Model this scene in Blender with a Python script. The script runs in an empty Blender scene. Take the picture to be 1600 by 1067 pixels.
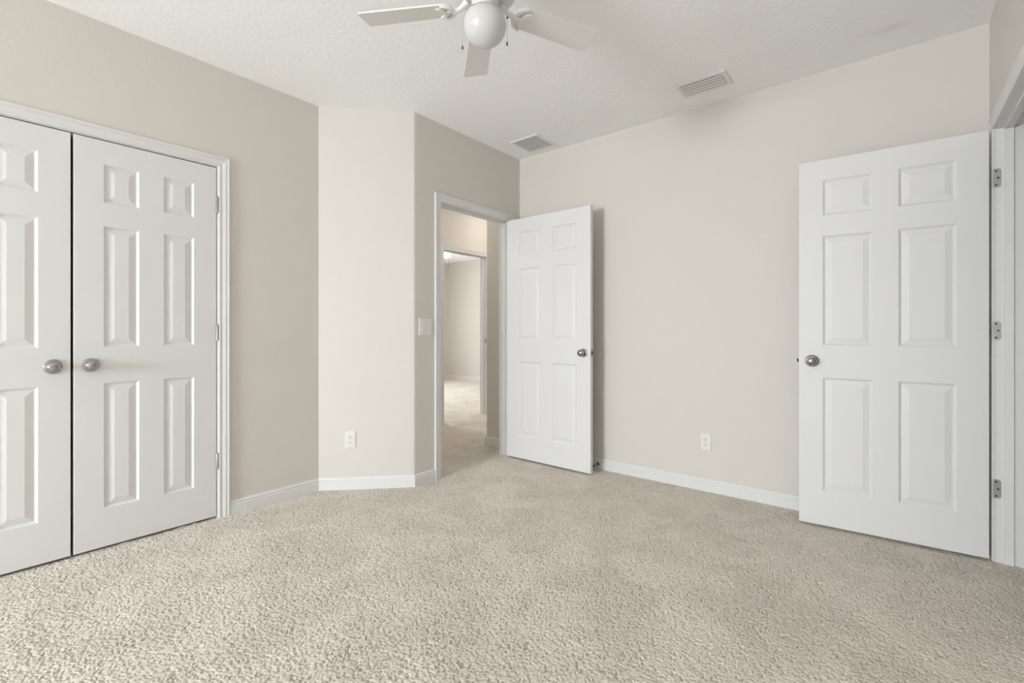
import bpy, bmesh, math
import numpy as np
from mathutils import Vector, Matrix

scene = bpy.context.scene
col = scene.collection
PI = math.pi

# ------------------------------------------------------------------ camera
F_PX, HORIZON, YAW = 733.52, 516.57, 0.6817
cam_data = bpy.data.cameras.new('camera')
cam = bpy.data.objects.new('camera', cam_data)
col.objects.link(cam)
cam.location = (3.0653, 0.0, 1.0949)
cam.rotation_euler = (PI / 2, 0, YAW)
cam_data.sensor_width = 36.0
cam_data.lens = F_PX / 1600 * 36.0
cam_data.shift_y = -(533.5 - HORIZON) / 1600
cam_data.clip_start = 0.02
scene.camera = cam

# ------------------------------------------------------------------ room measurements (metres)
H = 2.6355            # ceiling
XD = 0.4483           # wall with the hall doorway
Y1 = 1.6676           # end of the closet wall
Y2 = 2.1342           # outside corner of the angled wall
YB = 3.3348           # back wall
XR = 3.441            # right wall
YR = -4.40            # window wall behind the camera
WT = 0.115            # wall thickness
XF = -1.05            # hall side of the far bedroom's wall

# ------------------------------------------------------------------ light and exposure
world = bpy.data.worlds.new('world')
scene.world = world
world.use_nodes = True
world.node_tree.nodes['Background'].inputs[0].default_value = (0.85, 0.92, 1.0, 1)
world.node_tree.nodes['Background'].inputs[1].default_value = 0.6


def area(name, loc, direction, sx, sy, watts, color):
    d = bpy.data.lights.new(name, 'AREA')
    d.shape = 'RECTANGLE'
    d.size, d.size_y = sx, sy
    d.energy = watts
    d.color = color
    o = bpy.data.objects.new(name, d)
    col.objects.link(o)
    o.location = loc
    o.rotation_euler = Vector(direction).to_track_quat('-Z', 'Z').to_euler()
    return o


WIN = (0.55, 1.75, 0.45, 1.95)        # bedroom window opening: x0, x1, z0, z1
area('window_daylight', ((WIN[0] + WIN[1]) / 2, YR - WT - 0.60, (WIN[2] + WIN[3]) / 2 + 0.30), (0, 1, -0.5),
     WIN[1] - WIN[0] + 0.3, WIN[3] - WIN[2] + 0.3, 568.0, (0.90, 0.955, 1.0))
FWIN = (4.1, 5.6, 0.6, 2.1)           # far bedroom window opening: y0, y1, z0, z1
area('far_window_daylight', (-4.87 - WT - 0.03, (FWIN[0] + FWIN[1]) / 2, (FWIN[2] + FWIN[3]) / 2), (1, 0, 0),
     FWIN[3] - FWIN[2], FWIN[1] - FWIN[0], 98.0, (0.95, 0.975, 1.0))

scene.view_settings.view_transform = 'Standard'
scene.view_settings.look = 'None'
scene.view_settings.gamma = 1.0
scene.view_settings.use_curve_mapping = False
scene.view_settings.exposure = 0.0
try:
    scene.cycles.max_bounces = 16
    scene.cycles.diffuse_bounces = 12
    scene.cycles.sample_clamp_indirect = 8.0
except Exception:
    pass

# ------------------------------------------------------------------ materials


def mat(name, color, rough=0.5, metal=0.0, spec=0.5, bump=None, emis=None, grain=None):
    m = bpy.data.materials.new(name)
    m.use_nodes = True
    nt = m.node_tree
    b = nt.nodes['Principled BSDF']
    b.inputs['Base Color'].default_value = (*color, 1)
    b.inputs['Roughness'].default_value = rough
    b.inputs['Metallic'].default_value = metal
    b.inputs['Specular IOR Level'].default_value = spec
    tc = nt.nodes.new('ShaderNodeTexCoord')
    if grain:
        scale, amount = grain
        n = nt.nodes.new('ShaderNodeTexNoise')
        n.inputs['Scale'].default_value = scale
        n.inputs['Detail'].default_value = 3
        nt.links.new(tc.outputs['Object'], n.inputs['Vector'])
        mx = nt.nodes.new('ShaderNodeMix')
        mx.data_type = 'RGBA'
        mx.inputs[6].default_value = (*[c * (1 - amount) for c in color], 1)
        mx.inputs[7].default_value = (*[min(1, c * (1 + amount)) for c in color], 1)
        nt.links.new(n.outputs['Fac'], mx.inputs[0])
        nt.links.new(mx.outputs[2], b.inputs['Base Color'])
    if bump:
        scale, dist, strength = bump
        n = nt.nodes.new('ShaderNodeTexNoise')
        n.inputs['Scale'].default_value = scale
        n.inputs['Detail'].default_value = 2
        nt.links.new(tc.outputs['Object'], n.inputs['Vector'])
        bp = nt.nodes.new('ShaderNodeBump')
        bp.inputs['Distance'].default_value = dist
        bp.inputs['Strength'].default_value = strength
        nt.links.new(n.outputs['Fac'], bp.inputs['Height'])
        nt.links.new(bp.outputs['Normal'], b.inputs['Normal'])
    if emis:
        b.inputs['Emission Color'].default_value = (*emis[0], 1)
        b.inputs['Emission Strength'].default_value = emis[1]
    return m


M_WALL = mat('wall_paint', (0.668, 0.641, 0.602), 0.75, spec=0.25, bump=(55, 0.003, 0.25), grain=(6, 0.008))
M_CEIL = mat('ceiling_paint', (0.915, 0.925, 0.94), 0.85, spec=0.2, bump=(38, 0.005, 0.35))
M_WHITE = mat('white_gloss_paint', (0.715, 0.718, 0.724), 0.46, spec=0.32, bump=(90, 0.0008, 0.10))
M_FAN = mat('white_enamel', (0.75, 0.752, 0.755), 0.35)
M_GLOBE = mat('opal_glass', (0.61, 0.612, 0.612), 0.28)
M_PLATE = mat('white_plastic', (0.74, 0.73, 0.70), 0.35, grain=(40, 0.01))
M_NICKEL = mat('satin_nickel', (0.40, 0.395, 0.388), 0.19, metal=1.0, grain=(60, 0.06))
M_HINGE = mat('brushed_steel', (0.40, 0.395, 0.385), 0.42, metal=0.85, grain=(80, 0.06))
M_DARK = mat('dark_metal', (0.035, 0.033, 0.03), 0.5, grain=(60, 0.1))
M_CHAIN = mat('chain_metal', (0.62, 0.61, 0.58), 0.4, metal=0.6, grain=(60, 0.05))
M_DUCT = mat('duct_lining', (0.27, 0.266, 0.26), 0.8, grain=(30, 0.05))
M_DUCTDARK = mat('duct_throat', (0.06, 0.059, 0.057), 0.8, grain=(30, 0.05))
M_LAMP = mat('lit_globe', (0.95, 0.93, 0.9), 0.3, emis=((1.0, 0.93, 0.84), 9.0))


def carpet_material():
    m = bpy.data.materials.new('cut_pile_carpet')
    m.use_nodes = True
    nt = m.node_tree
    b = nt.nodes['Principled BSDF']
    b.inputs['Roughness'].default_value = 0.95
    b.inputs['Specular IOR Level'].default_value = 0.1
    try:
        b.inputs['Sheen Weight'].default_value = 0.25
        b.inputs['Sheen Roughness'].default_value = 0.6
    except Exception:
        pass
    tc = nt.nodes.new('ShaderNodeTexCoord')
    n1 = nt.nodes.new('ShaderNodeTexNoise')     # multi-tone yarn
    n1.inputs['Scale'].default_value = 400
    n1.inputs['Detail'].default_value = 2
    n2 = nt.nodes.new('ShaderNodeTexNoise')     # sheen of the brushed nap, painted as tone patches
    n2.inputs['Scale'].default_value = 3.2
    n2.inputs['Detail'].default_value = 3
    n2.inputs['Distortion'].default_value = 0.8
    for n in (n1, n2):
        nt.links.new(tc.outputs['Object'], n.inputs['Vector'])
    r1 = nt.nodes.new('ShaderNodeValToRGB')
    r1.color_ramp.elements[0].position = 0.34
    r1.color_ramp.elements[0].color = (0.505, 0.458, 0.395, 1)
    r1.color_ramp.elements[1].position = 0.60
    r1.color_ramp.elements[1].color = (0.79, 0.732, 0.655, 1)
    nt.links.new(n1.outputs['Fac'], r1.inputs[0])
    r2 = nt.nodes.new('ShaderNodeValToRGB')
    r2.color_ramp.elements[0].position = 0.38
    r2.color_ramp.elements[0].color = (0.87, 0.87, 0.86, 1)
    r2.color_ramp.elements[1].position = 0.62
    r2.color_ramp.elements[1].color = (1, 1, 1, 1)
    nt.links.new(n2.outputs['Fac'], r2.inputs[0])
    mx = nt.nodes.new('ShaderNodeMix')
    mx.data_type = 'RGBA'
    mx.blend_type = 'MULTIPLY'
    mx.inputs[0].default_value = 1.0
    nt.links.new(r1.outputs[0], mx.inputs[6])
    nt.links.new(r2.outputs[0], mx.inputs[7])
    nt.links.new(mx.outputs[2], b.inputs['Base Color'])
    n3 = nt.nodes.new('ShaderNodeTexNoise')
    n3.inputs['Scale'].default_value = 330
    n3.inputs['Detail'].default_value = 2
    nt.links.new(tc.outputs['Object'], n3.inputs['Vector'])
    bp = nt.nodes.new('ShaderNodeBump')
    bp.inputs['Distance'].default_value = 0.004
    bp.inputs['Strength'].default_value = 0.35
    nt.links.new(n3.outputs['Fac'], bp.inputs['Height'])
    nt.links.new(bp.outputs['Normal'], b.inputs['Normal'])
    return m


M_CARPET = carpet_material()

# ------------------------------------------------------------------ mesh helpers


def obj(name, bm, material, parent=None, smooth=False, sharp=None):
    me = bpy.data.meshes.new(name)
    bmesh.ops.recalc_face_normals(bm, faces=bm.faces[:])
    bm.to_mesh(me)
    bm.free()
    me.materials.append(material)
    if smooth:
        me.polygons.foreach_set('use_smooth', [True] * len(me.polygons))
        if sharp:
            me.set_sharp_from_angle(angle=math.radians(sharp))
    o = bpy.data.objects.new(name, me)
    col.objects.link(o)
    if parent:
        o.parent = parent
    return o


def tag(o, label=None, cat=None, group=None, kind=None):
    if label:
        o['label'] = label
    if cat:
        o['category'] = cat
    if group:
        o['group'] = group
    if kind:
        o['kind'] = kind
    return o


def empty(name, loc=(0, 0, 0), rz=0.0):
    o = bpy.data.objects.new(name, None)
    o.empty_display_size = 0.05
    col.objects.link(o)
    o.location = loc
    o.rotation_euler = (0, 0, rz)
    return o


def box(bm, a, b, bevel=0.0, mtx=None):
    x0, y0, z0 = a
    x1, y1, z1 = b
    vs = [bm.verts.new(p) for p in ((x0, y0, z0), (x1, y0, z0), (x1, y1, z0), (x0, y1, z0),
                                    (x0, y0, z1), (x1, y0, z1), (x1, y1, z1), (x0, y1, z1))]
    fs = [bm.faces.new([vs[i] for i in f]) for f in
          ((3, 2, 1, 0), (4, 5, 6, 7), (0, 1, 5, 4), (1, 2, 6, 5), (2, 3, 7, 6), (3, 0, 4, 7))]
    if bevel:
        es = list({e for f in fs for e in f.edges})
        r = bmesh.ops.bevel(bm, geom=es, offset=bevel, segments=2, affect='EDGES', profile=0.5)
        vs = list({v for f in r['faces'] for v in f.verts} | {v for v in vs if v.is_valid})
    if mtx:
        bmesh.ops.transform(bm, matrix=mtx, verts=[v for v in vs if v.is_valid])
    return vs


def prism(bm, pts, z0, z1):
    lo = [bm.verts.new((x, y, z0)) for x, y in pts]
    hi = [bm.verts.new((x, y, z1)) for x, y in pts]
    n = len(pts)
    bm.faces.new(lo[::-1])
    bm.faces.new(hi)
    for i in range(n):
        bm.faces.new((lo[i], lo[(i + 1) % n], hi[(i + 1) % n], hi[i]))
    return lo + hi


def lathe(bm, prof, seg=32, mtx=None, caps=True):
    rings = []
    for r, z in prof:
        rings.append([bm.verts.new((r * math.cos(2 * PI * k / seg), r * math.sin(2 * PI * k / seg), z)) for k in range(seg)])
    for a, b in zip(rings, rings[1:]):
        for k in range(seg):
            bm.faces.new((a[k], a[(k + 1) % seg], b[(k + 1) % seg], b[k]))
    if caps:
        bm.faces.new(rings[0][::-1])
        bm.faces.new(rings[-1])
    vs = [v for r in rings for v in r]
    if mtx:
        bmesh.ops.transform(bm, matrix=mtx, verts=vs)
    return vs


def tube(bm, pts, r, seg=8):
    rings = []
    n = len(pts)
    for i, p in enumerate(pts):
        p = Vector(p)
        d = (Vector(pts[min(i + 1, n - 1)]) - Vector(pts[max(i - 1, 0)])).normalized()
        q = d.to_track_quat('Z', 'Y')
        rr = r[i] if isinstance(r, (list, tuple)) else r
        rings.append([bm.verts.new(p + q @ Vector((rr * math.cos(2 * PI * k / seg), rr * math.sin(2 * PI * k / seg), 0))) for k in range(seg)])
    for a, b in zip(rings, rings[1:]):
        for k in range(seg):
            bm.faces.new((a[k], a[(k + 1) % seg], b[(k + 1) % seg], b[k]))
    bm.faces.new(rings[0][::-1])
    bm.faces.new(rings[-1])


def structure(name, bm, material, label, cat, parent=None, **kw):
    o = obj(name, bm, material, parent, **kw)
    return tag(o, label, cat, None, 'structure')


# ------------------------------------------------------------------ floor: cut pile carpet


def pile_grid(x0, x1, y0, y1, step, amp, seed, lo=0.0):
    nx, ny = int(round((x1 - x0) / step)) + 1, int(round((y1 - y0) / step)) + 1
    xs, ys = np.linspace(x0, x1, nx), np.linspace(y0, y1, ny)
    rng = np.random.default_rng(seed)

    def blur(a, k):
        for _ in range(k):
            a = (np.roll(a, 1, 0) + 2 * a + np.roll(a, -1, 0)) / 4
            a = (np.roll(a, 1, 1) + 2 * a + np.roll(a, -1, 1)) / 4
        return a / a.std()
    n = blur(rng.standard_normal((ny, nx)), 1)
    h = -np.clip(n - 0.35, 0, 1.8) * 1.9 - np.clip(n + 0.6, 0, 1) * 0.35 + blur(rng.standard_normal((ny, nx)), 6) * 0.12
    h = h * amp - amp * 0.6 + lo     # tuft tips level, dark pits between them
    gx, gy = np.meshgrid(xs, ys)
    jx = rng.uniform(-.3, .3, (ny, nx)) * step
    jy = rng.uniform(-.3, .3, (ny, nx)) * step
    co = np.stack([gx + jx, gy + jy, h], -1).reshape(-1, 3)
    i = np.arange(ny * nx).reshape(ny, nx)
    q = np.stack([i[:-1, :-1], i[:-1, 1:], i[1:, 1:], i[1:, :-1]], -1).reshape(-1, 4)
    return co, q


def build_floor():
    parts = [pile_grid(-0.02, XR + 0.14, 0.0, YB + 0.01, 0.0027, 0.0026, 1),
             pile_grid(-0.02, XR + 0.14, YR - 0.01, 0.0, 0.014, 0.0024, 6),
             pile_grid(-1.2, -0.02, 1.7, 5.6, 0.008, 0.0024, 2),
             pile_grid(-0.02, 0.36, YB + 0.01, 3.6, 0.008, 0.0030, 3),
             pile_grid(-5.05, -1.2, 3.0, 7.5, 0.016, 0.0025, 4),
             pile_grid(-0.9, -0.02, -0.6, 1.7, 0.016, 0.0025, 5),
             pile_grid(XR + 0.14, 4.15, 2.05, YB + 0.01, 0.012, 0.0025, 7)]
    cos, qs, off = [], [], 0
    for co, q in parts:
        cos.append(co)
        qs.append(q + off)
        off += len(co)
    co, q = np.concatenate(cos), np.concatenate(qs)
    me = bpy.data.meshes.new('floor')
    me.vertices.add(len(co))
    me.vertices.foreach_set('co', co.astype(np.float32).ravel())
    me.loops.add(q.size)
    me.loops.foreach_set('vertex_index', q.astype(np.int32).ravel())
    me.polygons.add(len(q))
    me.polygons.foreach_set('loop_start', np.arange(0, q.size, 4, dtype=np.int32))
    me.polygons.foreach_set('use_smooth', np.ones(len(q), dtype=bool))
    me.update(calc_edges=True)
    me.materials.append(M_CARPET)
    o = bpy.data.objects.new('floor', me)
    col.objects.link(o)
    tag(o, 'beige cut pile carpet covering the whole bedroom floor', 'carpet', None, 'structure')


build_floor()

# ------------------------------------------------------------------ ceiling
nt = M_CEIL.node_tree                     # faint oval patch of darker colour near the right door
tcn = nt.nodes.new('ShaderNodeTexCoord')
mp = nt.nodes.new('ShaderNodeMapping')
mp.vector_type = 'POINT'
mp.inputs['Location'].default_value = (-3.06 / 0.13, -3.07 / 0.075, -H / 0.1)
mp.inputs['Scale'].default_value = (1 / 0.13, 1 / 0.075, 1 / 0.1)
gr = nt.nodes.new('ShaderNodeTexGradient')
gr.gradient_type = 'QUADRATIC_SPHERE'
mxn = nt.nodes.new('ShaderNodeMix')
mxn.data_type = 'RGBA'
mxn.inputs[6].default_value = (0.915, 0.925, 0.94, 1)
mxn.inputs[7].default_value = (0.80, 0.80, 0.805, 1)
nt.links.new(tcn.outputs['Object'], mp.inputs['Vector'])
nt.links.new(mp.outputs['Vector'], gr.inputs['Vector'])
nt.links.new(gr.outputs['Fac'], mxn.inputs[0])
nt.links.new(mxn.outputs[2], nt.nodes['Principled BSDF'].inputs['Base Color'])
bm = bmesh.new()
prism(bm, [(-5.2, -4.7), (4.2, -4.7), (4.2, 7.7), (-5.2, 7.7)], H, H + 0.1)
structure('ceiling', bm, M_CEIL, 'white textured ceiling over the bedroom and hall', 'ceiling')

# ------------------------------------------------------------------ walls
LC0, LC1 = -0.199, 1.0398                # closet opening between jambs (door leaves)
DTOP = 2.045
MJ0, MJ1 = 2.386, 3.182                  # hall doorway between jambs
RJ0, RJ1 = 2.385, 3.172                  # right doorway between jambs
FJ0, FJ1 = 3.80, 4.54                    # far bedroom doorway
JT = 0.018                               # jamb thickness
OT = DTOP + 0.006                        # underside of the head jambs

bm = bmesh.new()
box(bm, (-WT, YR - WT, 0 - .02), (0, LC0 - 0.004 - JT, H))
box(bm, (-WT, LC1 + 0.004 + JT, -.02), (0, Y1 + 0.05, H))
box(bm, (-WT, LC0 - 0.004 - JT, OT + JT), (0, LC1 + 0.004 + JT, H))
structure('wall_left', bm, M_WALL, 'greige closet wall around the double closet doors', 'wall')

# angled wall with a rounded outside corner, and the doorway wall
R = 0.022
u = Vector((XD, Y2 - Y1)).normalized()
cor = Vector((XD, Y2))
p_in = cor - u * R * 0.45
p_out = cor + Vector((0, 1)) * R * 0.45
arc = []
for k in range(7):
    t = k / 6
    arc.append(tuple((1 - t) ** 2 * p_in + 2 * t * (1 - t) * cor + t * t * p_out))
nrm = Vector((-u.y, u.x))
pts = [(0.0, Y1)] + arc + [(XD, Y2 + 0.05), (XD - WT, Y2 + 0.05), tuple(Vector((0, Y1)) + nrm * WT)]
bm = bmesh.new()
prism(bm, pts, -.02, H)
structure('wall_angled', bm, M_WALL, 'narrow angled wall between the closet wall and the hall doorway', 'wall', smooth=True, sharp=35)

bm = bmesh.new()
box(bm, (XD - WT, Y2 + 0.05, -.02), (XD, MJ0 - 0.004 - JT, H))
box(bm, (XD - WT, MJ1 + 0.004 + JT, -.02), (XD, YB + 0.01, H))
box(bm, (XD - WT, MJ0 - 0.004 - JT, OT + JT), (XD, MJ1 + 0.004 + JT, H))
structure('wall_doorway', bm, M_WALL, 'greige wall above and beside the hall doorway', 'wall')

bm = bmesh.new()
box(bm, (XD - 0.0, YB, -.02), (XR + WT + .6, YB + WT, H))
structure('wall_back', bm, M_WALL, 'wide greige wall behind the two open white doors', 'wall')

bm = bmesh.new()
box(bm, (XR, YR - WT, -.02), (XR + WT, RJ0 - 0.004 - JT, H))
box(bm, (XR, RJ1 + 0.004 + JT, -.02), (XR + WT, YB, H))
box(bm, (XR, RJ0 - 0.004 - JT, OT + JT), (XR + WT, RJ1 + 0.004 + JT, H))
structure('wall_right', bm, M_WALL, 'greige wall over the doorway at the right corner', 'wall')

bm = bmesh.new()
y0, y1 = YR - WT, YR
box(bm, (0, y0, -.02), (WIN[0], y1, H))
box(bm, (WIN[1], y0, -.02), (XR, y1, H))
box(bm, (WIN[0], y0, -.02), (WIN[1], y1, WIN[2]))
box(bm, (WIN[0], y0, WIN[3]), (WIN[1], y1, H))
structure('wall_front', bm, M_WALL, 'greige window wall opposite the open doors', 'wall')

# window frame behind the camera
bm = bmesh.new()
f = 0.035
box(bm, (WIN[0], y0 + .02, WIN[2]), (WIN[0] + f, y0 + .07, WIN[3]))
box(bm, (WIN[1] - f, y0 + .02, WIN[2]), (WIN[1], y0 + .07, WIN[3]))
box(bm, (WIN[0] + f, y0 + .02, WIN[2]), (WIN[1] - f, y0 + .07, WIN[2] + f))
box(bm, (WIN[0] + f, y0 + .02, WIN[3] - f), (WIN[1] - f, y0 + .07, WIN[3]))
zc = (WIN[2] + WIN[3]) / 2
box(bm, (WIN[0] + f, y0 + .02, zc - .018), (WIN[1] - f, y0 + .07, zc + .018))
w1 = structure('window_1', bm, M_WHITE, 'white framed bedroom window that lets in the daylight', 'window')
bm = bmesh.new()
box(bm, (WIN[0] - .04, YR, WIN[2] - .02), (WIN[1] + .04, YR + .05, WIN[2] - .001), 0.004)
obj('window_sill', bm, M_WHITE, w1)

# closet interior
bm = bmesh.new()
box(bm, (-0.80, -0.55, -.02), (-0.72, Y1 + .05, H))
box(bm, (-0.72, -0.55, -.02), (-WT, -0.49, H))
box(bm, (-0.72, Y1 - 0.02, -.02), (-WT, Y1 + .05, H))
structure('wall_closet', bm, M_WALL, 'dark inside of the closet behind the double doors', 'wall')

# hall and far bedroom
HX = 0.03                                 # outside corner of the hall's right wall
YH = 3.345
bm = bmesh.new()
arc2 = [(HX + .02 - .02 * math.sin(k * PI / 12), YH + .02 - .02 * math.cos(k * PI / 12)) for k in range(7)]
prism(bm, arc2 + [(HX, 5.6), (HX + WT, 5.6), (HX + WT, YH + WT), (XD, YH + WT), (XD, YH)], -.02, H)
structure('wall_hall_right', bm, M_WALL, 'shaded hall wall with rounded corner seen through the doorway', 'wall', smooth=True, sharp=35)

bm = bmesh.new()
box(bm, (XF - WT, 1.6, -.02), (XF, FJ0 - 0.004 - JT, H))
box(bm, (XF - WT, FJ1 + 0.004 + JT, -.02), (XF, 7.6, H))
box(bm, (XF - WT, FJ0 - 0.004 - JT, OT + JT), (XF, FJ1 + 0.004 + JT, H))
structure('wall_hall_far', bm, M_WALL, 'cream hall wall above the far bedroom doorway', 'wall')

bm = bmesh.new()
box(bm, (XF, Y1 + .02, -.02), (-WT + .02, Y1 + .12, H))
structure('wall_hall_left', bm, M_WALL, 'hall end wall behind the closet', 'wall')
bm = bmesh.new()
box(bm, (XF, 5.5, -.02), (HX, 5.6, H))
structure('wall_hall_end', bm, M_WALL, 'wall closing the far end of the hall', 'wall')
bm = bmesh.new()
box(bm, (-5.00, 7.45, -.02), (XF, 7.57, H))
structure('wall_far_back', bm, M_WALL, 'pale end wall of the far bedroom', 'wall')
bm = bmesh.new()
box(bm, (-4.87 - WT, 3.0, -.02), (-4.87, FWIN[0], H))
box(bm, (-4.87 - WT, FWIN[1], -.02), (-4.87, 7.45, H))
box(bm, (-4.87 - WT, FWIN[0], -.02), (-4.87, FWIN[1], FWIN[2]))
box(bm, (-4.87 - WT, FWIN[0], FWIN[3]), (-4.87, FWIN[1], H))
structure('wall_far_left', bm, M_WALL, 'window wall of the far bedroom', 'wall')
bm = bmesh.new()
box(bm, (-5.00, 2.9, -.02), (XF - WT, 3.0, H))
structure('wall_far_front', bm, M_WALL, 'near wall of the far bedroom', 'wall')

# small room behind the right doorway
bm = bmesh.new()
box(bm, (XR + WT + .5, 2.1, -.02), (XR + WT + .6, YB, H))
box(bm, (XR + WT, 2.0, -.02), (XR + WT + .6, 2.1, H))
structure('wall_side_room', bm, M_WALL, 'walls of the small room past the right doorway', 'wall')

# ------------------------------------------------------------------ door casings and jambs
CASING = [(0.0, 0.0), (0.0, 0.008), (0.003, 0.0105), (0.010, 0.0105), (0.013, 0.0075), (0.018, 0.0085), (0.030, 0.0125),
          (0.037, 0.0145), (0.040, 0.0115), (0.044, 0.0125), (0.047, 0.0155), (0.054, 0.0165), (0.057, 0.0150), (0.057, 0.0)]


def casing(bm, origin, along, out, s0, s1, top):
    """profile swept up, across and down around an opening s0..s1 along a wall; out is the wall's normal."""
    o, a, n = Vector(origin), Vector(along), Vector(out)
    rows = []
    for (w, d) in CASING:
        rows.append([bm.verts.new(o + a * (s0 - w) + n * d + Vector((0, 0, -0.004))),
                     bm.verts.new(o + a * (s0 - w) + n * d + Vector((0, 0, top + w))),
                     bm.verts.new(o + a * (s1 + w) + n * d + Vector((0, 0, top + w))),
                     bm.verts.new(o + a * (s1 + w) + n * d + Vector((0, 0, -0.004)))])
    for r, q in zip(rows, rows[1:]):
        for i in range(3):
            bm.faces.new((r[i], r[i + 1], q[i + 1], q[i]))
    for e in (0, 3):
        bm.faces.new([r[e] for r in rows])


def jamb(bm, along_y0, along_y1, xa, xb, top):
    """three boards lining an opening in a wall of constant x."""
    y0, y1 = along_y0 - 0.004, along_y1 + 0.004
    box(bm, (xa, y0 - JT, -.004), (xb, y0, top))
    box(bm, (xa, y1, -.004), (xb, y1 + JT, top))
    box(bm, (xa, y0 - JT, top), (xb, y1 + JT, top + JT))


def stop(bm, y0, y1, xa, xb, top, t=0.011):
    y0, y1 = y0 - 0.004, y1 + 0.004
    box(bm, (xa, y0, -.004), (xb, y0 + t, top), 0.002)
    box(bm, (xa, y1 - t, -.004), (xb, y1, top), 0.002)
    box(bm, (xa, y0 + t, top - t), (xb, y1 - t, top), 0.002)


def leafplate(name, parent, x0, x1, z0, z1, y, holes, sign, rad=0.012):
    """hinge leaf or strike let into a jamb face at y; its free corners (at x1) are rounded."""
    bm = bmesh.new()
    pts = [(x0, z0)]
    for k in range(6):
        a = -PI / 2 + k * PI / 10
        pts.append((x1 - rad + rad * math.cos(a), z0 + rad + rad * math.sin(a)))
    for k in range(6):
        a = k * PI / 10
        pts.append((x1 - rad + rad * math.cos(a), z1 - rad + rad * math.sin(a)))
    pts.append((x0, z1))
    lo = [bm.verts.new((px, y, pz)) for px, pz in pts]
    hi = [bm.verts.new((px, y + sign * 0.0022, pz)) for px, pz in pts]
    bm.faces.new(lo)
    bm.faces.new(hi[::-1])
    for i in range(len(pts)):
        j = (i + 1) % len(pts)
        bm.faces.new((lo[i], lo[j], hi[j], hi[i]))
    o = obj(name, bm, M_HINGE, parent)
    for hx, hz in holes:
        b2 = bmesh.new()
        lathe(b2, [(0.0045, 0), (0.0045, 0.0008)], 12, Matrix.Translation((hx, y + sign * 0.0022, hz)) @ Matrix.Rotation(sign * -PI / 2, 4, 'X'))
        obj('screw', b2, M_DARK, o)
    return o


bm = bmesh.new()
casing(bm, (0, 0, 0), (0, 1, 0), (1, 0, 0), LC0 - 0.010, LC1 + 0.010, OT + 0.004)
t1 = structure('trim_1', bm, M_WHITE, 'white moulded casing framing the double closet doors', 'door casing')
bm = bmesh.new()
jamb(bm, LC0, LC1, -WT, -0.0005, OT)
obj('jamb', bm, M_WHITE, t1)
bm = bmesh.new()
stop(bm, LC0, LC1, -0.075, -0.042, OT)
obj('stop_strip', bm, M_WHITE, t1)

bm = bmesh.new()
casing(bm, (XD, 0, 0), (0, 1, 0), (1, 0, 0), MJ0 - 0.008, MJ1 + 0.008, OT + 0.004)
casing(bm, (XD - WT, 0, 0), (0, 1, 0), (-1, 0, 0), MJ0 - 0.008, MJ1 + 0.008, OT + 0.004)
t2 = structure('trim_2', bm, M_WHITE, 'white casing and jamb of the hall doorway', 'door casing')
bm = bmesh.new()
jamb(bm, MJ0, MJ1, XD - WT + .0005, XD - 0.0005, OT)
obj('jamb', bm, M_WHITE, t2)
bm = bmesh.new()
stop(bm, MJ0, MJ1, XD - 0.072, XD - 0.038, OT)
obj('stop_strip', bm, M_WHITE, t2)
leafplate('strike_plate', t2, XD - 0.030, XD - 0.001, 0.895, 0.955, MJ0 - 0.004, [], 1, 0.004)

bm = bmesh.new()
casing(bm, (XR, 0, 0), (0, 1, 0), (-1, 0, 0), RJ0 - 0.008, RJ1 + 0.008, OT + 0.004)
t3 = structure('trim_3', bm, M_WHITE, 'white casing and jamb beside the hinges of the right door', 'door casing')
bm = bmesh.new()
jamb(bm, RJ0, RJ1, XR + 0.0005, XR + WT, OT)
obj('jamb', bm, M_WHITE, t3)
bm = bmesh.new()
stop(bm, RJ0, RJ1, XR + 0.030, XR + 0.063, OT)
obj('stop_strip', bm, M_WHITE, t3)
for z in (1.818, 1.095, 0.345):
    leafplate('hinge_leaf', t3, XR - 0.006, XR + 0.021, z - 0.045, z + 0.045, RJ1 + 0.004,
              [(XR + 0.004, z + 0.033), (XR + 0.011, z), (XR + 0.004, z - 0.033)], -1)

bm = bmesh.new()
casing(bm, (XF, 0, 0), (0, 1, 0), (1, 0, 0), FJ0 - 0.008, FJ1 + 0.008, OT + 0.004)
t4 = structure('trim_4', bm, M_WHITE, 'white casing of the far bedroom doorway across the hall', 'door casing')
bm = bmesh.new()
jamb(bm, FJ0, FJ1, XF - WT, XF - 0.0005, OT)
obj('jamb', bm, M_WHITE, t4)
bm = bmesh.new()
stop(bm, FJ0, FJ1, XF - 0.072, XF - 0.040, OT)
obj('stop_strip', bm, M_WHITE, t4)
leafplate('strike_plate', t4, XF - 0.032, XF - 0.004, 0.93, 0.99, FJ1 + 0.004, [(XF - 0.016, 0.96)], -1, 0.004)

# ------------------------------------------------------------------ baseboards
BASE = [(0.0, 0.0), (0.013, 0.0), (0.013, 0.040), (0.0115, 0.044), (0.0125, 0.048), (0.0125, 0.054), (0.009, 0.060), (0.0105, 0.064),
        (0.0105, 0.070), (0.007, 0.078), (0.003, 0.082), (0.0, 0.082)]


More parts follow.
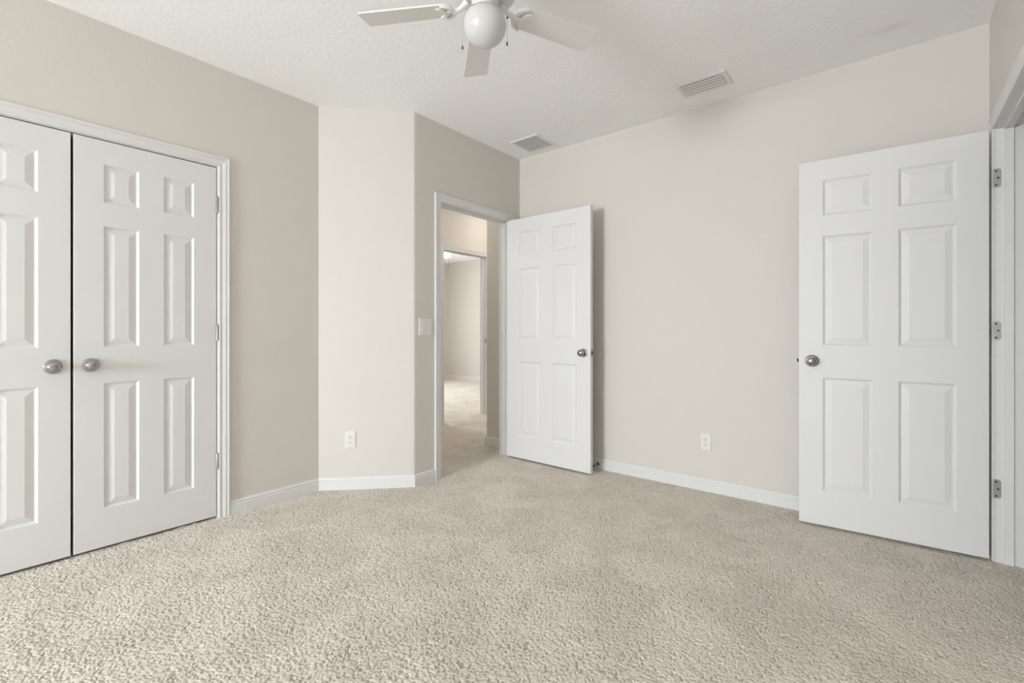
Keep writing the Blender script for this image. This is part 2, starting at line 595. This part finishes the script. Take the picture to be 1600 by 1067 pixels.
def baseboard(name, pts, label, z0=-0.010, zs=1.0):
    """profile swept along a plan polyline; the room lies to the right of the direction of travel."""
    P = [Vector(p) for p in pts]
    bm = bmesh.new()
    nr = [Vector(((b - a).normalized().y, -(b - a).normalized().x)) for a, b in zip(P, P[1:])]
    offs = []
    for i in range(len(P)):
        if i == 0:
            offs.append(nr[0])
        elif i == len(P) - 1:
            offs.append(nr[-1])
        else:
            m = (nr[i - 1] + nr[i]).normalized()
            offs.append(m / m.dot(nr[i]))
    rows = [[bm.verts.new((p.x + o.x * d, p.y + o.y * d, (z if z > 0 else z0) * zs)) for p, o in zip(P, offs)] for d, z in BASE]
    for r, q in zip(rows, rows[1:]):
        for i in range(len(P) - 1):
            bm.faces.new((r[i], r[i + 1], q[i + 1], q[i]))
    for e in (0, -1):
        bm.faces.new([r[e] for r in rows])
    return structure(name, bm, M_WHITE, label, 'baseboard')


baseboard('baseboard_left', [(0, LC1 + 0.067), (0, Y1 + 0.001)], 'short white baseboard beside the closet casing')
baseboard('baseboard_angled', [(0.0, Y1), (XD, Y2), (XD, MJ0 - 0.065)], 'white baseboard wrapping the angled wall under the outlet')
baseboard('baseboard_back', [(XD, MJ1 + .066), (XD, YB), (XR, YB), (XR, RJ1 + .066)], 'long white baseboard along the back wall')
baseboard('baseboard_hall_right', [(HX, 5.5), (HX, YH), (XD - WT, YH)], 'white baseboard on the shaded hall wall')
baseboard('baseboard_far', [(-4.87, 5.0), (-4.87, 7.45), (XF - WT, 7.45)], 'white baseboard in the far bedroom')
baseboard('baseboard_hall_far', [(XF, 1.8), (XF, FJ0 - .066)], 'white baseboard on the wall left of the far doorway')
baseboard('baseboard_right', [(XR, RJ0 - .066), (XR, YR)], 'white baseboard along the right wall')
baseboard('baseboard_front', [(XR, YR), (0, YR)], 'white baseboard under the bedroom window')

# ------------------------------------------------------------------ six panel doors
ROWS = [(0.205, 0.834), (1.013, 1.619), (1.733, 1.930)]
Z0 = 0.013


def slab(w, th, colsx):
    """moulded six panel door: x 0..w from the hinge, y -th..0, z Z0..DTOP; panels pressed into both faces."""
    bm = bmesh.new()
    e = 0.0018
    xs = sorted([0 + e, w - e] + [v for c in colsx for v in c])
    zs = sorted([Z0 + e, DTOP - e] + [v for r in ROWS for v in r])
    rings = [(0.0, 0.0), (0.004, -0.0035), (0.010, -0.0085), (0.013, -0.0090), (0.017, -0.0082), (0.040, -0.0026), (0.0425, -0.0019)]
    for face in (0, 1):
        yy = (lambda d: d) if face == 0 else (lambda d: -th - d)
        V = {}

        def v(x, d, z):
            k = (round(x, 5), round(d, 5), round(z, 5))
            if k not in V:
                V[k] = bm.verts.new((x, yy(d), z))
            return V[k]
        for i in range(len(xs) - 1):
            for j in range(len(zs) - 1):
                x0, x1, z0, z1 = xs[i], xs[i + 1], zs[j], zs[j + 1]
                if (x0, x1) in colsx and (z0, z1) in ROWS:
                    prev = None
                    for (s, d) in rings:
                        q = [v(x0 + s, d, z0 + s), v(x1 - s, d, z0 + s), v(x1 - s, d, z1 - s), v(x0 + s, d, z1 - s)]
                        if prev:
                            for k in range(4):
                                bm.faces.new((prev[k], prev[(k + 1) % 4], q[(k + 1) % 4], q[k]))
                        prev = q
                    bm.faces.new(prev)
                else:
                    bm.faces.new((v(x0, 0, z0), v(x1, 0, z0), v(x1, 0, z1), v(x0, 0, z1)))
        if face == 0:
            VA = V
    VB = V
    X0, X1, A, B = 0.0, w, Z0, DTOP
    ia, ib = [], []
    path = [(x, zs[0]) for x in xs] + [(xs[-1], z) for z in zs[1:]] + [(x, zs[-1]) for x in xs[::-1][1:]] + [(xs[0], z) for z in zs[::-1][1:-1]]
    for (x, z) in path:
        ox = X0 if x == xs[0] else X1 if x == xs[-1] else x
        oz = A if z == zs[0] else B if z == zs[-1] else z
        ia.append((VA[(round(x, 5), 0.0, round(z, 5))], bm.verts.new((ox, -e, oz))))
        ib.append((VB[(round(x, 5), 0.0, round(z, 5))], bm.verts.new((ox, -th + e, oz))))
    n = len(path)
    for i in range(n):
        j = (i + 1) % n
        bm.faces.new((ia[i][0], ia[j][0], ia[j][1], ia[i][1]))
        bm.faces.new((ib[i][0], ib[j][0], ib[j][1], ib[i][1]))
        bm.faces.new((ia[i][1], ia[j][1], ib[j][1], ib[i][1]))
    return bm


KNOB = [(0.0335, 0.0), (0.0335, 0.004), (0.0315, 0.0075), (0.026, 0.0095), (0.0135, 0.011), (0.0115, 0.016), (0.0115, 0.024), (0.0145, 0.029),
        (0.0205, 0.0325), (0.0255, 0.0370), (0.0275, 0.0420), (0.0277, 0.0445), (0.0268, 0.0475), (0.0252, 0.0490), (0.0240, 0.0490)]
KNOB += [(0.0238 * math.cos(math.radians(a)), 0.0488 + 0.0135 * math.sin(math.radians(a))) for a in range(8, 90, 9)]


def door(name, loc, rz, w, colsx, label, th=0.035, hinge_face=0, knobs=(0, 1), latch=True, dark_latch=False, hinges=True):
    o = structure(name, slab(w, th, colsx), M_WHITE, label, 'door')
    o.location = loc
    o.rotation_euler = (0, 0, rz)
    for f in knobs:
        bm = bmesh.new()
        y = 0.0 if f == 0 else -th
        lathe(bm, KNOB, 32, Matrix.Translation((w - 0.062, y, 0.926)) @ Matrix.Rotation(-PI / 2 if f == 0 else PI / 2, 4, 'X'))
        obj('knob', bm, M_NICKEL, o, smooth=True, sharp=50)
    if latch:
        bm = bmesh.new()
        box(bm, (w - 0.0005, -th / 2 - 0.0125, 0.926 - 0.028), (w + 0.0012, -th / 2 + 0.0125, 0.926 + 0.028))
        pl = obj('latch_plate', bm, M_HINGE, o)
        bm = bmesh.new()
        box(bm, (w + 0.001, -th / 2 - 0.006, 0.926 - 0.010), (w + 0.011, -th / 2 + 0.006, 0.926 + 0.010), 0.002)
        obj('latch_bolt', bm, M_DARK, pl)
    if hinges:
        y = 0.006 if hinge_face == 0 else -th - 0.006
        for z in (1.829, 1.082, 0.333):
            bm = bmesh.new()
            lathe(bm, [(0.0055, z - 0.045), (0.0055, z + 0.045), (0.0045, z + 0.047), (0.003, z + 0.049)], 14, Matrix.Translation((-0.004, y, 0)))
            yb = 0.0 if hinge_face == 0 else -th
            y2 = yb - 0.03 if hinge_face == 0 else yb + 0.03
            box(bm, (-0.0022, min(y, y2), z - 0.0445), (-0.0002, max(y, y2), z + 0.0445))
            obj('hinge', bm, M_HINGE, o, smooth=True, sharp=40)
    return o


C24 = [(0.112, 0.254), (0.361, 0.503)]
C30 = [(0.113, 0.333), (0.439, 0.659)]
C32 = [(0.127, 0.353), (0.474, 0.700)]
d1 = door('door_1', (-0.0008, LC1, 0), -PI / 2, 0.6142, C24, 'white six panel closet door with hinges on its right edge',
          hinge_face=0, knobs=(0,), latch=False)
d2 = door('door_2', (-0.0358, LC0, 0), PI / 2, 0.6142, C24, 'white six panel closet door cut off by the left picture edge',
          hinge_face=1, knobs=(1,), latch=False)
d3 = door('door_3', (0.468, 3.172, 0), -0.0155, 0.826, C32, 'white six panel door standing open beside the hall doorway', hinge_face=0)
d4 = door('door_4', (3.420, 3.153, 0), PI + 0.058, 0.772, C30, 'white six panel door standing open near the right corner', hinge_face=1)

# ------------------------------------------------------------------ ceiling fan with light
FAN = (1.822, 1.364)
fan = empty('ceiling_fan', (FAN[0], FAN[1], H))
tag(fan, 'white five blade ceiling fan with round globe light and pull chains', 'ceiling fan')
ZB = 2.369 - H
bm = bmesh.new()
lathe(bm, [(0.07, 0.0), (0.105, -0.004), (0.112, -0.03), (0.112, -0.075), (0.125, -0.085), (0.132, -0.10), (0.132, -0.20), (0.122, -0.222), (0.085, -0.238)], 48)
obj('motor_housing', bm, M_FAN, fan, smooth=True, sharp=30)
bm = bmesh.new()
lathe(bm, [(0.052, -0.238), (0.052, -0.262), (0.046, -0.270), (0.046, -0.296), (0.060, -0.300), (0.060, -0.312), (0.050, -0.313)], 40)
sw = obj('light_fitter', bm, M_FAN, fan, smooth=True, sharp=30)
for k in range(3):
    a = 0.6 + k * 2 * PI / 3
    bm = bmesh.new()
    lathe(bm, [(0.003, 0), (0.003, 0.008), (0.0065, 0.008), (0.0065, 0.013)], 12,
          Matrix.Translation((0.060 * math.cos(a), 0.060 * math.sin(a), -0.306)) @ Matrix.Rotation(a, 4, 'Z') @ Matrix.Rotation(PI / 2, 4, 'Y'))
    obj('thumb_screw', bm, M_HINGE, sw)
bm = bmesh.new()
prof = []
for k in range(15):
    a = math.radians(128 - k * (128 - 2) / 14) - PI / 2
    prof.append((0.083 * math.cos(a), -0.344 + 0.080 * math.sin(a)))
prof = [(0.050, -0.300)] + prof
lathe(bm, [(r, z) for r, z in prof], 48)
obj('light_globe', bm, M_GLOBE, fan, smooth=True)

BR, BW, PITCH, PHI = 0.508, 0.120, -0.204, 2.404


def blade_mesh():
    bm = bmesh.new()
    r0 = 0.128
    pts = []
    def corner(cx, cy, rad, a0):
        for k in range(5):
            a = a0 + k * PI / 8
            pts.append((cx + rad * math.cos(a), cy + rad * math.sin(a)))
    hw0, hw1 = BW / 2 - 0.008, BW / 2
    corner(BR - 0.012, -hw1 + 0.012, 0.012, -PI / 2)
    corner(BR - 0.012, hw1 - 0.012, 0.012, 0)
    corner(r0 + 0.04, hw0 - 0.04, 0.04, PI / 2)
    corner(r0 + 0.04, -hw0 + 0.04, 0.04, PI)
    prism(bm, pts, -0.003, 0.003)
    return bm


def arc_strip(bm, cx, r_in, r_out, a0, a1, z0, z1, n=14):
    rows = []
    for k in range(n + 1):
        a = a0 + (a1 - a0) * k / n
        taper = 0.25 + 0.75 * math.sin(PI * k / n)
        rm = (r_in + r_out) / 2
        hw = (r_out - r_in) / 2 * taper
        c, s = math.cos(a), math.sin(a)
        rows.append([bm.verts.new((cx + (rm - hw) * c, (rm - hw) * s, z0)), bm.verts.new((cx + (rm + hw) * c, (rm + hw) * s, z0)),
                     bm.verts.new((cx + (rm + hw) * c, (rm + hw) * s, z1)), bm.verts.new((cx + (rm - hw) * c, (rm - hw) * s, z1))])
    for p, q in zip(rows, rows[1:]):
        for i in range(4):
            bm.faces.new((p[i], p[(i + 1) % 4], q[(i + 1) % 4], q[i]))
    bm.faces.new(rows[0][::-1])
    bm.faces.new(rows[-1])


def bracket_mesh():
    bm = bmesh.new()
    tube(bm, [(0.072, 0, 0.020), (0.088, 0, 0.008), (0.105, 0, -0.004), (0.128, 0, -0.008)], [0.016, 0.011, 0.010, 0.012], 10)
    arc_strip(bm, 0.180, 0.044, 0.062, PI * 0.56, PI * 1.44, -0.013, -0.004)
    arc_strip(bm, 0.198, 0.031, 0.045, PI * 0.56, PI * 1.44, -0.013, -0.004)
    box(bm, (0.112, -0.010, -0.012), (0.168, 0.010, -0.004), 0.002)
    return bm


b0 = obj('blade', blade_mesh(), M_FAN, fan)
k0 = obj('blade_bracket', bracket_mesh(), M_FAN, b0, smooth=True, sharp=45)
for k in range(5):
    if k == 0:
        b, br = b0, k0
    else:
        b = b0.copy()
        col.objects.link(b)
        b.parent = fan
        br = k0.copy()
        col.objects.link(br)
        br.parent = b
    b.location = (0, 0, ZB)
    b.matrix_local = Matrix.Translation((0, 0, ZB)) @ Matrix.Rotation(PHI + k * 2 * PI / 5, 4, 'Z') @ Matrix.Rotation(PITCH, 4, 'X')
# pull chains hang either side of the globe
cr = Vector((math.cos(YAW), math.sin(YAW), 0))
for sgn, z0, z1 in ((1, -0.300, -0.430), (-1, -0.300, -0.445)):
    p = cr * (0.087 * sgn) + Vector((math.sin(YAW), -math.cos(YAW), 0)) * 0.012
    bm = bmesh.new()
    tube(bm, [(p.x * 0.62, p.y * 0.62, -0.306), (p.x * 0.9, p.y * 0.9, -0.303), (p.x, p.y, -0.318), (p.x, p.y, z1 + 0.012)], 0.0011, 6)
    ch = obj('pull_chain', bm, M_CHAIN, fan)
    bm = bmesh.new()
    lathe(bm, [(0.0012, 0.016), (0.0032, 0.010), (0.0032, 0.002), (0.0015, 0.0)], 10, Matrix.Translation((p.x, p.y, z1)))
    obj('chain_pull', bm, M_DARK, ch)
    if sgn < 0:
        continue
    bm = bmesh.new()
    lathe(bm, [(0.0025, 0.008), (0.0032, 0.004), (0.0025, 0.0)], 10, Matrix.Translation((p.x, p.y, -0.325)))
    obj('chain_connector', bm, M_DARK, ch)

# ------------------------------------------------------------------ ceiling registers


def frame_ring(bm, x0, x1, y0, y1, wdt, z0, z1):
    o = [(x0, y0), (x1, y0), (x1, y1), (x0, y1)]
    i = [(x0 + wdt, y0 + wdt), (x1 - wdt, y0 + wdt), (x1 - wdt, y1 - wdt), (x0 + wdt, y1 - wdt)]
    e = 0.006
    oi = [(x0 + e, y0 + e), (x1 - e, y0 + e), (x1 - e, y1 - e), (x0 + e, y1 - e)]
    A = [bm.verts.new((*p, z1)) for p in o]
    B = [bm.verts.new((*p, z0)) for p in oi]
    Cc = [bm.verts.new((*p, z0)) for p in i]
    D = [bm.verts.new((*p, z1)) for p in i]
    for P, Q in ((A, B), (B, Cc), (Cc, D), (D, A)):
        for k in range(4):
            bm.faces.new((P[k], P[(k + 1) % 4], Q[(k + 1) % 4], Q[k]))


vent = empty('ceiling_vent', (0.772, 3.108, H))
tag(vent, 'square white return air grille with fine slats above the hall doorway', 'air vent')
bm = bmesh.new()
frame_ring(bm, -0.140, 0.140, -0.142, 0.142, 0.024, -0.008, -0.0002)
obj('frame', bm, M_FAN, vent)
bm = bmesh.new()
box(bm, (-0.118, -0.120, -0.0016), (0.118, 0.120, -0.0004))
obj('duct_backing', bm, M_DUCT, vent)
NS = 16
sl0 = None
for k in range(NS):
    x = -0.110 + 0.220 * k / (NS - 1)
    if sl0 is None:
        bm = bmesh.new()
        box(bm, (-0.0042, -0.118, -0.0005), (0.0042, 0.118, 0.0005))
        s = sl0 = obj('slat', bm, M_FAN, vent)
    else:
        s = sl0.copy()
        col.objects.link(s)
        s.parent = vent
    s.location = (x, 0, -0.0062)
    s.rotation_euler = (0, math.radians(-6), 0)

reg = empty('ceiling_register', (2.148, 3.032, H))
tag(reg, 'rectangular white supply register with curved louvers on the ceiling', 'air vent')
bm = bmesh.new()
frame_ring(bm, -0.152, 0.152, -0.098, 0.098, 0.030, -0.009, -0.0002)
obj('frame', bm, M_FAN, reg)
bm = bmesh.new()
box(bm, (-0.124, -0.070, -0.0016), (0.124, 0.070, -0.0004))
obj('duct_backing', bm, M_DUCTDARK, reg)
lv0 = None
for k in range(4):
    y = -0.0575 + k * 0.0315
    if lv0 is None:
        bm = bmesh.new()
        prof = []
        for i in range(7):
            prof.append((0.0185 * i / 6, -0.0065 - 0.0035 * (i / 6) ** 2))
        th = 0.0012
        lo = [[bm.verts.new((sx, py, pz - 0.001)) for py, pz in prof] for sx in (-0.120, 0.120)]
        hi = [[bm.verts.new((sx, py, pz - 0.001 + th)) for py, pz in prof] for sx in (-0.120, 0.120)]
        for i in range(6):
            bm.faces.new((lo[0][i], lo[0][i + 1], lo[1][i + 1], lo[1][i]))
            bm.faces.new((hi[0][i], hi[0][i + 1], hi[1][i + 1], hi[1][i]))
            for s_ in (0, 1):
                bm.faces.new((lo[s_][i], lo[s_][i + 1], hi[s_][i + 1], hi[s_][i]))
        for i in (0, 6):
            bm.faces.new((lo[0][i], lo[1][i], hi[1][i], hi[0][i]))
        lv = lv0 = obj('louver', bm, M_FAN, reg, smooth=True, sharp=50)
    else:
        lv = lv0.copy()
        col.objects.link(lv)
        lv.parent = reg
    lv.location = (0, y, 0)

# ------------------------------------------------------------------ outlets and switch (local: x across, y out of the wall = -y, z up)


def plate(bm, w, h, t=0.006):
    e = 0.004
    A = [bm.verts.new((x, 0, z)) for x, z in ((-w / 2, -h / 2), (w / 2, -h / 2), (w / 2, h / 2), (-w / 2, h / 2))]
    B = [bm.verts.new((x, -t * 0.6, z)) for x, z in ((-w / 2, -h / 2), (w / 2, -h / 2), (w / 2, h / 2), (-w / 2, h / 2))]
    Cc = [bm.verts.new((x, -t, z)) for x, z in ((-w / 2 + e, -h / 2 + e), (w / 2 - e, -h / 2 + e), (w / 2 - e, h / 2 - e), (-w / 2 + e, h / 2 - e))]
    for P, Q in ((A, B), (B, Cc)):
        for k in range(4):
            bm.faces.new((P[k], P[(k + 1) % 4], Q[(k + 1) % 4], Q[k]))
    bm.faces.new(Cc)
    bm.faces.new(A[::-1])


def outlet(loc, rz, label):
    o = empty('wall_outlet', loc, rz)
    tag(o, label, 'power outlet', 'duplex wall outlets')
    bm = bmesh.new()
    plate(bm, 0.072, 0.117)
    obj('cover_plate', bm, M_PLATE, o)
    for s in (1, -1):
        zc = s * 0.0195
        bm = bmesh.new()
        pts = []
        for a0, sx in ((-30, 1), (150, -1)):
            for k in range(7):
                a = math.radians(a0 + k * 10)
                pts.append((0.0172 * math.cos(a), 0.0172 * math.sin(a) * 0.85))
        vs = prism(bm, pts, 0.006, 0.0085)
        bmesh.ops.transform(bm, matrix=Matrix.Translation((0, 0, zc)) @ Matrix.Rotation(PI / 2, 4, 'X'), verts=vs)
        r = obj('receptacle', bm, M_PLATE, o)
        for dx, dz, ww, hh in ((-0.006, 0.003, 0.0024, 0.0085), (0.006, 0.003, 0.0024, 0.0070), (0.0, -0.0085, 0.0050, 0.0050)):
            bm = bmesh.new()
            box(bm, (dx - ww / 2, -0.0090, zc + dz - hh / 2), (dx + ww / 2, -0.0083, zc + dz + hh / 2))
            obj('slot', bm, M_DARK, r)
    bm = bmesh.new()
    lathe(bm, [(0.003, 0.0058), (0.003, 0.0072), (0.0015, 0.0078)], 12, Matrix.Rotation(PI / 2, 4, 'X'))
    obj('screw', bm, M_CHAIN, o)
    return o


ang = math.atan2(u.y, u.x)
outlet((0.1465 , 1.8200, 0.340), ang, 'white wall outlet on the narrow angled wall')
outlet((2.0700, YB, 0.335), 0.0, 'white wall outlet on the wide back wall between the open doors')

swp = empty('light_switch', (XD, 2.232, 1.122), PI / 2)
tag(swp, 'white double rocker switch plate beside the hall doorway', 'light switch')
bm = bmesh.new()
plate(bm, 0.116, 0.122)
obj('cover_plate', bm, M_PLATE, swp)
for sx in (-0.023, 0.023):
    bm = bmesh.new()
    vs = []
    for (za, zb_, ya, yb_) in ((0.0335, 0.0, -0.0065, -0.0085), (0.0, -0.0335, -0.0085, -0.0115)):
        a = [bm.verts.new(p) for p in ((sx - .0165, -0.004, za), (sx + .0165, -0.004, za), (sx + .0165, ya, za), (sx - .0165, ya, za))]
        b = [bm.verts.new(p) for p in ((sx - .0165, -0.004, zb_), (sx + .0165, -0.004, zb_), (sx + .0165, yb_, zb_), (sx - .0165, yb_, zb_))]
        for k in range(4):
            bm.faces.new((a[k], a[(k + 1) % 4], b[(k + 1) % 4], b[k]))
        bm.faces.new(a)
        bm.faces.new(b)
    obj('rocker', bm, M_PLATE, swp)
    for sz in (0.048, -0.048):
        bm = bmesh.new()
        lathe(bm, [(0.003, 0.0058), (0.003, 0.0068), (0.0015, 0.0072)], 12, Matrix.Translation((sx, 0, sz)) @ Matrix.Rotation(PI / 2, 4, 'X'))
        obj('screw', bm, M_PLATE, swp)

# ------------------------------------------------------------------ door stop on the back baseboard
ds = empty('door_stop', (1.248, YB - 0.013, 0.038))
tag(ds, 'dark metal door stop on the baseboard behind the open middle door', 'door stop')
bm = bmesh.new()
lathe(bm, [(0.012, 0.0), (0.012, 0.004), (0.006, 0.008)], 16, Matrix.Rotation(PI / 2, 4, 'X'))
obj('mount', bm, M_DARK, ds, smooth=True, sharp=40)
bm = bmesh.new()
pts = []
for k in range(97):
    a = k / 12 * 2 * PI
    pts.append((0.0055 * math.cos(a), -0.006 - 0.055 * k / 96, 0.0055 * math.sin(a)))
tube(bm, pts, 0.0012, 6)
obj('spring', bm, M_HINGE, ds, smooth=True)
bm = bmesh.new()
lathe(bm, [(0.007, 0.060), (0.0085, 0.064), (0.0085, 0.072), (0.006, 0.075)], 16, Matrix.Rotation(PI / 2, 4, 'X'))
obj('rubber_tip', bm, M_DARK, ds, smooth=True, sharp=40)

# ------------------------------------------------------------------ lamp glimpsed in the far bedroom
fl = empty('ceiling_light', (-2.86, 5.50, H))
tag(fl, 'small glowing globe ceiling light with pull chains in the far bedroom', 'ceiling light')
bm = bmesh.new()
lathe(bm, [(0.09, 0.0), (0.10, -0.03), (0.10, -0.10), (0.06, -0.14), (0.045, -0.16), (0.045, -0.185)], 32)
obj('housing', bm, M_FAN, fl, smooth=True, sharp=30)
bm = bmesh.new()
lathe(bm, [(0.045, -0.185), (0.07, -0.21), (0.075, -0.24), (0.065, -0.275), (0.035, -0.300), (0.004, -0.306)], 32)
obj('light_globe', bm, M_LAMP, fl, smooth=True)
for sx, zz in ((0.03, -0.44), (0.085, -0.46)):
    bm = bmesh.new()
    px, py = sx * math.cos(YAW), sx * math.sin(YAW)
    tube(bm, [(px * .4, py * .4, -0.18), (px, py, -0.20), (px, py, zz)], 0.0035, 6)
    obj('pull_chain', bm, M_CHAIN, fl)
# unseen lamps added to brighten the hall walls and floor
M_DOME = mat('lit_dome', (0.95, 0.93, 0.9), 0.4, emis=((1.0, 0.94, 0.86), 34.0))
for lx, ly, lab in ((-0.45, 2.80, 'unseen dome lamp added to light the hall beside the doorway'),
                    (-0.50, 4.45, 'unseen dome lamp added to light the hall round the corner')):
    hl = empty('hall_fill_lamp', (lx, ly, H))
    tag(hl, lab, 'ceiling lamp')
    bm = bmesh.new()
    lathe(bm, [(0.14, 0.0), (0.14, -0.02), (0.125, -0.025)], 40)
    obj('base', bm, M_FAN, hl, smooth=True, sharp=30)
    bm = bmesh.new()
    lathe(bm, [(0.124, -0.0255), (0.118, -0.05), (0.09, -0.075), (0.05, -0.088), (0.004, -0.092)], 40)
    obj('lamp_shade', bm, M_DOME, hl, smooth=True)
